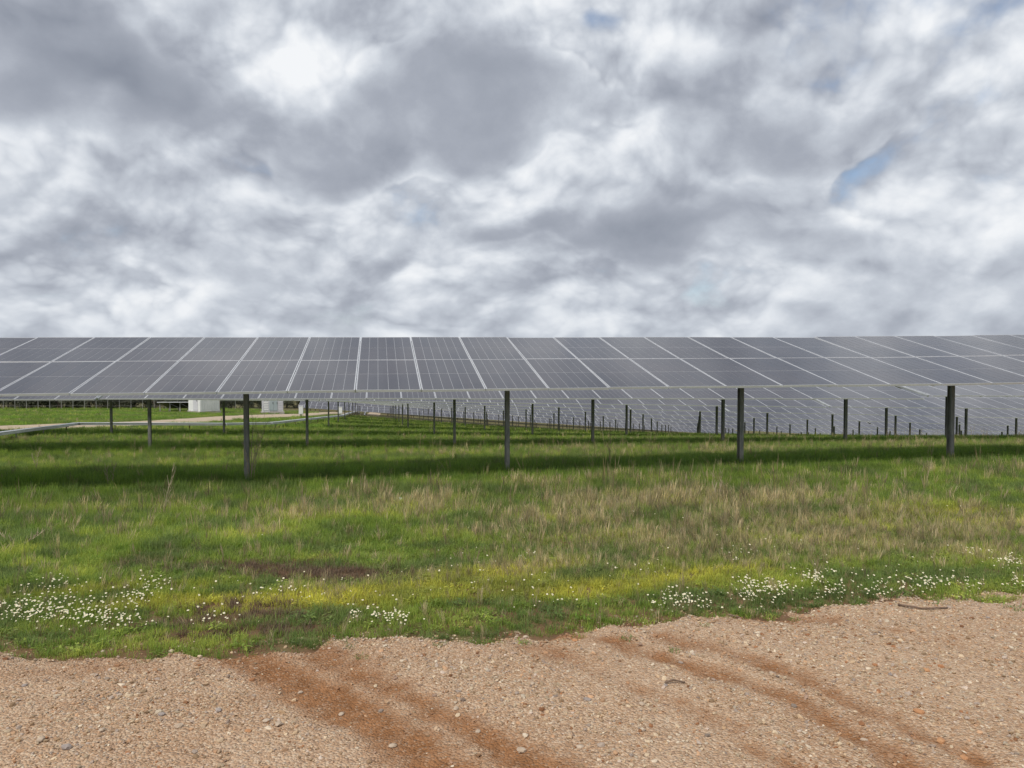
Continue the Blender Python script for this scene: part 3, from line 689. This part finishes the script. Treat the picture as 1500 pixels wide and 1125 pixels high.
# stray tufts on the gravel
for i, (px, py, s0) in enumerate(((215, 957, 1.0), (295, 955, .9), (400, 957, 1.1), (532, 972, .7), (92, 958, .8), (645, 957, .6), (920, 946, .8), (990, 966, .6), (772, 953, .5), (1130, 885, .9), (1372, 895, 1.0), (1487, 902, 1.1), (1035, 928, .6), (30, 965, .8), (140, 955, .8))):
    b = hit(px, py); r = random.Random(i+100); mb = tuft(40, .055, .07, .004, 1.5, 200+i)
    o = inst('grass_tuft', mb, None, Matrix.Translation((b[0], b[1], float(road_z(b[0], b[1]))+.002)) @ Matrix.Scale(s0, 4))
    o.data.materials[0] = mat('tuft_green', lambda t, bb: (setc(t, bb, (.12, .175, .035)), bb.inputs['Roughness'].__setattr__('default_value', .6))) if i == 0 else bpy.data.materials['tuft_green']
    tag(o, 'small green grass tuft rooted in the gravel', 'grass tuft', 'grass tufts in the gravel')
# ------------------------------------------------------------------ gravel stones
def stone(seed, flat):
    r = random.Random(seed); bm = bmesh.new(); bmesh.ops.create_icosphere(bm, subdivisions=1, radius=1.0)
    for v in bm.verts:
        k = r.uniform(.72, 1.18); v.co = Vector((v.co.x*k*1.15, v.co.y*k*.9, v.co.z*k*flat))
    me = bpy.data.meshes.new('stone'); bm.to_mesh(me); bm.free(); return me
def f_stone(t, b):
    a = t.nodes.new('ShaderNodeAttribute'); a.attribute_type = 'INSTANCER'; a.attribute_name = 'tint'
    n = noise(t, wpos(t), 120, 4, .6); c = N(t, a.outputs['Color'])
    setc(t, b, mixc(t, n.ss(.35, .7)*.5, c, mixc(t, 1.0, c, (.66, .6, .55), 'MULTIPLY'))); b.inputs['Roughness'].default_value = .88; b.inputs['Specular IOR Level'].default_value = .25
M_STONE = mat('gravel_stone', f_stone)
SM = [stone(i, f) for i, f in enumerate((.6, .5, .7, .45, .65, .8))]
for s_ in SM: s_.materials.append(M_STONE)
n = 215000; X, Y = sample(n, 2.3, 8.0, 1.05, 1.7); ki = road_in(X, Y); cl = clay(X, Y); pat = fbm(X*1.6, Y*1.6, 91, 4)
k = (ki > -.30*RNG.random(n)**2) & (RNG.random(n) < np.clip(1.1-1.0*cl, .2, 1)*np.clip(.35+2.6*(pat-.32), .3, 1)); X, Y, cl = X[k], Y[k], cl[k]; m = len(X)
s = .0028+.0055*RNG.random(m)**2.4+.010*(RNG.random(m)**12)
pal = np.array([(.57, .45, .31), (.51, .37, .235), (.64, .54, .41), (.40, .265, .155), (.36, .29, .24), (.53, .33, .195), (.32, .15, .07), (.53, .43, .35)])
t = pal[RNG.choice(8, m, p=[.2, .2, .13, .13, .07, .14, .04, .09])]*(.55+.55*RNG.random((m, 1))); w = np.clip(cl*1.3, 0, .75)[:, None]*(RNG.random((m, 1)) < .8); t = t*(1-w)+C(.30, .15, .075)*w
g = scatter('gravel', [(x, None) for x in SM], np.stack([X, Y, np.where(ki[k] > -.02, road_z(X, Y), ground(X, Y))+s*.15], 1), np.stack([RNG.normal(0, .3, m), RNG.normal(0, .3, m), RNG.random(m)*6.28], 1), np.stack([s, s, s], 1), RNG.integers(0, 6, m), t)
tag(g, 'loose pale and rusty gravel covering the track', 'gravel', kind='stuff')
# single larger stones
M_S1 = mat('orange_stone', plain((.38, .18, .08), (.46, .25, .12), 40, .85, 0, .004)); M_S2 = mat('pale_stone', plain((.36, .27, .19), (.47, .38, .29), 40, .85, 0, .004)); M_S3 = mat('grey_stone', plain((.23, .19, .17), (.33, .28, .25), 40, .85, 0, .004))
def big_stone(px, py, sz, m, seed):
    b = hit(px, py); r = random.Random(seed); bm = bmesh.new(); bmesh.ops.create_icosphere(bm, subdivisions=2, radius=1.0)
    for v in bm.verts:
        q = v.co*2.1; k = 1+.32*(float(vn(q.x+seed*3.1, q.y+q.z*1.7, seed))-.5)+r.uniform(-.05, .05); v.co = Vector((v.co.x*k*1.2, v.co.y*k*.9, v.co.z*k*.55))*sz
    me = bpy.data.meshes.new('stone'); bm.to_mesh(me); bm.free(); me.materials.append(m)
    return inst('stone', me, None, Matrix.Translation((b[0], b[1], float(road_z(b[0], b[1]))+sz*.25)) @ Matrix.Rotation(r.uniform(0, 6), 4, 'Z'))
for i, (px, py, s_) in enumerate(((1346, 1062, .021), (1356, 998, .019), (364, 1089, .014), (1378, 1100, .019), (1412, 1122, .017), (842, 950, .016))): tag(big_stone(px, py, s_, M_S1, 300+i), 'rusty orange stone, larger than the gravel around it', 'stone', 'orange stones on the gravel')
for i, (px, py, s_) in enumerate(((408, 1081, .016), (262, 1082, .018), (390, 1075, .015), (764, 1112, .019), (1223, 928, .017), (1265, 970, .012), (1266, 1095, .014), (137, 1003, .014), (500, 1057, .014), (150, 1090, .014), (440, 1025, .012), (668, 1053, .014), (585, 1003, .011), (780, 1018, .014), (1130, 1000, .014), (940, 1050, .015), (850, 1110, .016), (575, 1108, .015), (60, 1105, .017), (700, 1085, .013))): tag(big_stone(px, py, s_, M_S2, 330+i), 'pale stone, larger than the gravel around it', 'stone', 'pale stones on the gravel')
for i, (px, py, s_) in enumerate(((97, 1114, .02), (320, 1058, .015), (237, 1066, .015), (1447, 917, .012), (975, 1020, .012), (860, 1040, .018), (1304, 1004, .011), (36, 1020, .013))): tag(big_stone(px, py, s_, M_S3, 370+i), 'dark grey stone, larger than the gravel around it', 'stone', 'dark stones on the gravel')
# sticks
M_STICK = mat('dead_wood', plain((.12, .075, .05), (.20, .14, .10), 30, .85))
def stick(pts, r, label):
    w = [hit(*q) for q in pts]; w = [(p[0], p[1], float(road_z(p[0], p[1]))+.012+.006*math.sin(i*2)) for i, p in enumerate(w)]
    o = MB().tube(w, [r*(1-.5*i/len(w)) for i in range(len(w))], 6).obj('stick', M_STICK, smooth=True); tag(o, label, 'stick')
stick([(1315, 899), (1332, 902), (1350, 904.5), (1388, 903.5)], .008, 'long dark stick lying on the gravel near the daisies')
stick([(1066, 906), (1078, 907.5), (1090, 909)], .008, 'short brown stick at the gravel edge by the bare clay')
stick([(974, 1019), (986, 1018), (1003, 1018)], .006, 'thin broken twig lying in the open gravel')
# ------------------------------------------------------------------ daisies
M_PETAL = mat('white_petal', lambda t, b: (setc(t, b, (.72, .69, .55)), b.inputs['Roughness'].__setattr__('default_value', .6)))
M_EYE = mat('yellow_flower_eye', lambda t, b: (setc(t, b, (.70, .44, .03)), b.inputs['Roughness'].__setattr__('default_value', .7)))
M_STEM = mat('flower_stem', lambda t, b: (setc(t, b, (.07, .11, .025)), b.inputs['Roughness'].__setattr__('default_value', .6)))
def daisy(seed):
    r = random.Random(seed); mb = MB(); h = r.uniform(.08, .14); lx, ly = r.uniform(-.03, .03), r.uniform(-.03, .02)
    mb.tube([(0, 0, -.02), (lx*.4, ly*.4, h*.55), (lx, ly, h)], [.0012, .001, .0009], 3, 2, False)
    tl = Matrix.Translation((lx, ly, h)) @ Matrix.Rotation(r.uniform(.2, .75), 4, Vector((1, r.uniform(-.5, .5), 0)).normalized()); rr = .0115
    for k in range(9):
        a = k*6.283/9; d = r.uniform(-.12, .12); c, s_ = math.cos(a), math.sin(a); pr = lambda u, v, z: tuple(tl @ Vector((u*c-v*s_, u*s_+v*c, z)))
        mb.add([pr(.003, -.002, .0005), pr(rr*.75, -.0036, .001+d*.01), pr(rr, 0, d*.02), pr(rr*.75, .0036, .001+d*.01), pr(.003, .002, .0005)], [(0, 1, 2, 3, 4)], 0)
    rg = [tuple(tl @ Vector((.0042*math.cos(k*1.0472), .0042*math.sin(k*1.0472), .001))) for k in range(6)]+[tuple(tl @ Vector((0, 0, .0042)))]
    mb.add(rg, [(k, (k+1) % 6, 6) for k in range(6)], 1)
    return mb.mesh('daisy', [M_PETAL, M_EYE, M_STEM])
DM = [daisy(i) for i in range(6)]
FL = [(40, 895, 45, 14, 75), (95, 890, 60, 18, 75), (160, 910, 55, 10, 70), (75, 905, 70, 12, 50), (225, 860, 25, 10, 26), (75, 858, 45, 8, 28), (185, 875, 30, 8, 26), (205, 882, 25, 6, 14), (310, 908, 24, 8, 18), (420, 870, 60, 14, 24), (565, 905, 32, 10, 46), (520, 905, 18, 8, 10), (700, 835, 60, 20, 16), (800, 880, 60, 14, 14),
      (985, 880, 30, 12, 52), (1020, 885, 25, 8, 24), (1110, 868, 30, 15, 105), (1140, 862, 20, 8, 20), (1190, 850, 28, 12, 60), (1215, 870, 25, 8, 24), (1285, 868, 22, 9, 24), (1345, 858, 32, 12, 58), (1380, 855, 18, 8, 14), (1425, 808, 18, 5, 22), (1480, 822, 22, 9, 55), (1488, 858, 20, 8, 18), (1425, 858, 18, 8, 18), (1280, 850, 120, 30, 30), (1080, 815, 16, 6, 12), (930, 830, 50, 14, 14), (750, 770, 300, 30, 14), (1420, 740, 60, 10, 14), (1150, 800, 200, 30, 16), (600, 860, 250, 30, 26), (250, 870, 150, 30, 22), (740, 773, 8, 4, 3), (780, 815, 20, 8, 8)]
pos = []
for (px, py, sx, sy, n) in FL:
    for i in range(int(n*1.25)):
        b = hit(px+random.gauss(0, sx*.66), py+8+random.gauss(0, sy*.62))
        if road_in(np.array([b[0]]), np.array([b[1]]))[0] < .03: pos.append(b)
pos.sort(key=lambda b: b[1]); scl = [random.uniform(.34, .76) for _ in pos]
big = set(sorted(range(len(pos)), key=lambda i: -scl[i]/pos[i][1])[:300])
rest = []
for i, b in enumerate(pos):
    s_ = scl[i]; z = float(ground(b[0], b[1]))
    if i in big:
        tag(inst('daisy', DM[i % 6], None, Matrix.Translation((b[0], b[1], z)) @ Matrix.Rotation(random.uniform(-.6, .6), 4, 'Z') @ Matrix.Scale(s_, 4)), 'small white daisy with a yellow eye in the grass edge', 'daisy', 'white daisies along the grass edge')
    else: rest.append((b[0], b[1], z, s_))
rest = np.array(rest); m = len(rest)
g = scatter('daisies', [(x, None) for x in DM], rest[:, :3], np.stack([np.zeros(m), np.zeros(m), RNG.normal(0, .4, m)], 1), np.repeat(rest[:, 3:], 3, 1), RNG.integers(0, 6, m), np.ones((m, 3)))
tag(g, 'smaller white daisies scattered through the grass', 'daisies', kind='stuff')
# ------------------------------------------------------------------ dry weeds
M_DRYW = mat('dry_weed', plain((.30, .24, .15), (.42, .35, .24), 20, .8))
def weed(px, py, h, nb, seed, label, lean=.25):
    r = random.Random(seed); b = hit(px, py); root = empty('dry_weed', (b[0], b[1], float(ground(b[0], b[1])))); tag(root, label, 'dry weed')
    for i in range(nb):
        a = r.uniform(0, 6.28); l = h*r.uniform(.6, 1.05); le = lean*r.uniform(.4, 1.4); p = [Vector((r.uniform(-.02, .02), r.uniform(-.02, .02), -.03))]
        d = Vector((math.cos(a)*le, math.sin(a)*le, 1)).normalized()
        for k in range(6): d = (d+Vector((r.uniform(-.12, .12), r.uniform(-.12, .12), r.uniform(-.03, .06)))).normalized(); p.append(p[-1]+d*l/6)
        mb = MB().tube(p, [(.010 if seed == 1 else .006)*(1-.13*k) for k in range(7)], 5)
        for k in (2, 3, 4, 5, 6):
            for e in range(2):
                q = p[k]; dd = (d+Vector((r.uniform(-1, 1), r.uniform(-1, 1), .3))).normalized(); l2 = l*r.uniform(.08, .24); c_ = q+dd*l2*.5+Vector((0, 0, .01)); mb.tube([q, c_, q+dd*l2+Vector((0, 0, l2*.35))], [.0032, .0025, .0016], 4)
        mb.obj('stem', M_DRYW, root)
weed(367, 713, 1.25, 5, 1, 'pale dry branching weed climbing the front post that faces the white stations', .16)
weed(238, 752, .6, 2, 2, 'forked dry weed stalk leaning out of the green grass', .5)
weed(160, 722, .5, 3, 3, 'thin dark dry weed in the shade of the front table')
weed(1050, 735, .42, 4, 4, 'bleached dry weed clump in the brown grass', .5)
weed(890, 690, .95, 2, 5, 'tall single dry weed behind the brown grass', .15)
weed(55, 692, .55, 2, 6, 'slender dry weed by the cable tray side of the lawn', .2)
weed(25, 800, .30, 5, 7, 'flattened straw-coloured weed lying over short grass', 1.6)
# scrap of white paper, heap of red soil
b = hit(586, 741); mb = MB(); r = random.Random(5); gr = [[(-.05+.1*i/4, -.04+.08*j/4, .03+r.uniform(-.012, .02)) for i in range(5)] for j in range(5)]
mb.add([v for row in gr for v in row], [(j*5+i, j*5+i+1, j*5+i+6, j*5+i+5) for j in range(4) for i in range(4)])
o = mb.obj('paper_scrap', mat('white_paper', lambda t, bb: setc(t, bb, (.78, .78, .76))), None, M=Matrix.Translation((b[0], b[1], float(ground(b[0], b[1]))+.05)) @ Matrix.Rotation(.9, 4, 'X')); md = o.modifiers.new('thickness', 'SOLIDIFY'); md.thickness = .002
tag(o, 'crumpled white scrap caught in the grass', 'scrap')
b = hit(406, 756); r = random.Random(8); mb = MB(); nn = 13
vs = [(-.32+.64*i/(nn-1), -.18+.36*j/(nn-1)) for j in range(nn) for i in range(nn)]
mb.add([(x, y, -.03+.10*math.exp(-(x/.16)**2-(y/.10)**2)*(.6+.8*float(vn(x*14, y*14, 5)))+.02*float(vn(x*30, y*30, 6))) for x, y in vs], [(j*nn+i, j*nn+i+1, j*nn+i+1+nn, j*nn+i+nn) for j in range(nn-1) for i in range(nn-1)])
tag(mb.obj('soil_heap', mat('red_soil', plain((.30, .15, .075), (.42, .25, .14), 14, .95, 0, .02)), None, True, Matrix.Translation((b[0], b[1], float(ground(b[0], b[1]))))), 'small heap of reddish soil in the short grass', 'soil heap')
# ------------------------------------------------------------------ trees and fence far behind, on the left
M_BARK = mat('bark', plain((.06, .045, .035), (.11, .085, .065), 6, .9))
def f_leaf(t, b):
    n = noise(t, wpos(t), 1.2, 4, .6); r = orand(t)
    setc(t, b, mixc(t, n.ss(.3, .7), (.028, .038, .016), mixc(t, r, (.055, .068, .028), (.075, .08, .04)))); b.inputs['Roughness'].default_value = .6
M_LEAF = mat('evergreen_leaf', f_leaf)
def tree_meshes(seed, h, rad):
    r = random.Random(seed); mb = MB(); top = h*.42
    mb.tube([(0, 0, -.3), (.05, .03, top*.5), (.1, -.05, top), (.05, 0, h*.7)], [.22, .17, .13, .05], 8); tips = []
    for i in range(9):
        a = i*.7+r.uniform(-.3, .3); z = top*r.uniform(.65, 1.2); e = Vector((math.cos(a)*rad*r.uniform(.5, .85), math.sin(a)*rad*r.uniform(.5, .85), h*r.uniform(.22, .9)))
        mb.tube([(0.08, -.02, z), tuple(e*.5+Vector((0, 0, z*.55))), tuple(e)], [.08, .05, .02], 5); tips.append(e)
    tips += [Vector((r.uniform(-.4, .4)*rad, r.uniform(-.4, .4)*rad, h*r.uniform(.15, .92))) for _ in range(14)]
    lb = MB()
    for t_ in tips:
        cr = rad*r.uniform(.3, .5)
        for k in range(190):
            d = Vector((r.gauss(0, 1), r.gauss(0, 1), r.gauss(0, .75))).normalized()*cr*r.random()**.4; c = t_+d; s_ = r.uniform(.05, .12)
            u = Vector((r.uniform(-1, 1), r.uniform(-1, 1), r.uniform(-1, 1))).normalized(); v = u.orthogonal().normalized()
            lb.add([c-u*s_*1.4, c-v*s_*.7, c+u*s_*1.4, c+v*s_*.7], [(0, 1, 2, 3)])
    return mb.mesh('trunk', M_BARK, True), lb.mesh('crown', M_LEAF)
TM = [tree_meshes(40+i, 4.6+.5*i, 2.3+.2*i) for i in range(4)]
for i, px in enumerate((-60, -18, 12, 40, 70, 98, 130, 165, 196, 228, 262, 300, 338, 362, 384, 420, 446, 470, 492, 515, 540)):
    d = ray(px, 560); h_ = math.hypot(d[0], d[1]); b = hit(px, 598.2-.9*((i*37) % 11)/11); x, y = b[0], b[1]
    g = float(gz(x, y)); root = empty('evergreen_tree', (x, y, g), i*1.3); root.scale = (1, 1, .85+.25*((i*13) % 7)/7)
    tag(root, 'dark evergreen tree in the belt behind the white stations', 'tree', 'evergreen trees behind the site')
    tr, cr = TM[i % 4]; inst('trunk', tr, root); inst('crown', cr, root)
def bush(seed):
    r = random.Random(seed); lb = MB()
    for q in range(9):
        c_ = Vector((r.uniform(-1.6, 1.6), r.uniform(-.7, .7), r.uniform(.25, 1.3))); cr = r.uniform(.45, .8)
        for k in range(150):
            d = Vector((r.gauss(0, 1), r.gauss(0, 1), r.gauss(0, .8))).normalized()*cr*r.random()**.4; e = c_+d; e.z = max(e.z, .05); s_ = r.uniform(.035, .08); u = Vector((r.uniform(-1, 1), r.uniform(-1, 1), r.uniform(-1, 1))).normalized(); v = u.orthogonal().normalized()
            lb.add([e-u*s_*1.4, e-v*s_*.7, e+u*s_*1.4, e+v*s_*.7], [(0, 1, 2, 3)])
    sb = MB()
    for q in range(6): sb.tube([(r.uniform(-.5, .5), r.uniform(-.2, .2), -.1), (r.uniform(-1.3, 1.3), r.uniform(-.4, .4), 1.1)], [.03, .012], 5)
    return lb.mesh('foliage', M_LEAF), sb.mesh('stem', M_BARK)
BM_ = [bush(70+i) for i in range(4)]
for i in range(34):
    px = -70+i*17.5+((i*29) % 7); b = hit(px, 597.2+1.4*((i*17) % 5)/5)
    root = empty('bush', (b[0], b[1], float(gz(b[0], b[1]))), .35*math.sin(i*2.1)); root.scale = (1, 1, .8+.5*((i*11) % 6)/6)
    tag(root, 'dark low bush in the scrub at the foot of the evergreen trees', 'bush', 'bushes below the evergreen trees'); f_, s_ = BM_[i % 4]; inst('foliage', f_, root); inst('stem', s_, root)
fr = empty('wire_fence', (0, 0, 0)); fp = []
for i in range(26):
    px = -80+i*17; d = ray(px, 560); h_ = math.hypot(d[0], d[1]); b = hit(px, 600.2); x, y = b[0], b[1]; fp.append((x, y, float(ground(x, y))))
fr.location = fp[8]; f0 = Vector(fp[8]); tag(fr, 'wire fence on thin posts in front of the evergreen trees', 'fence')
for p in fp: MB().tube([(0, 0, -.2), (0, 0, 2.0)], .028, 6).obj('post', M_POST, fr, M=Matrix.Translation(Vector(p)-f0))
for z in (.4, .9, 1.4, 1.9):
    for s_ in (0,): MB().tube([tuple(Vector(p)-f0+Vector((0, 0, z))) for p in fp], .008, 4).obj('wire', M_POST, fr)
g_ = []
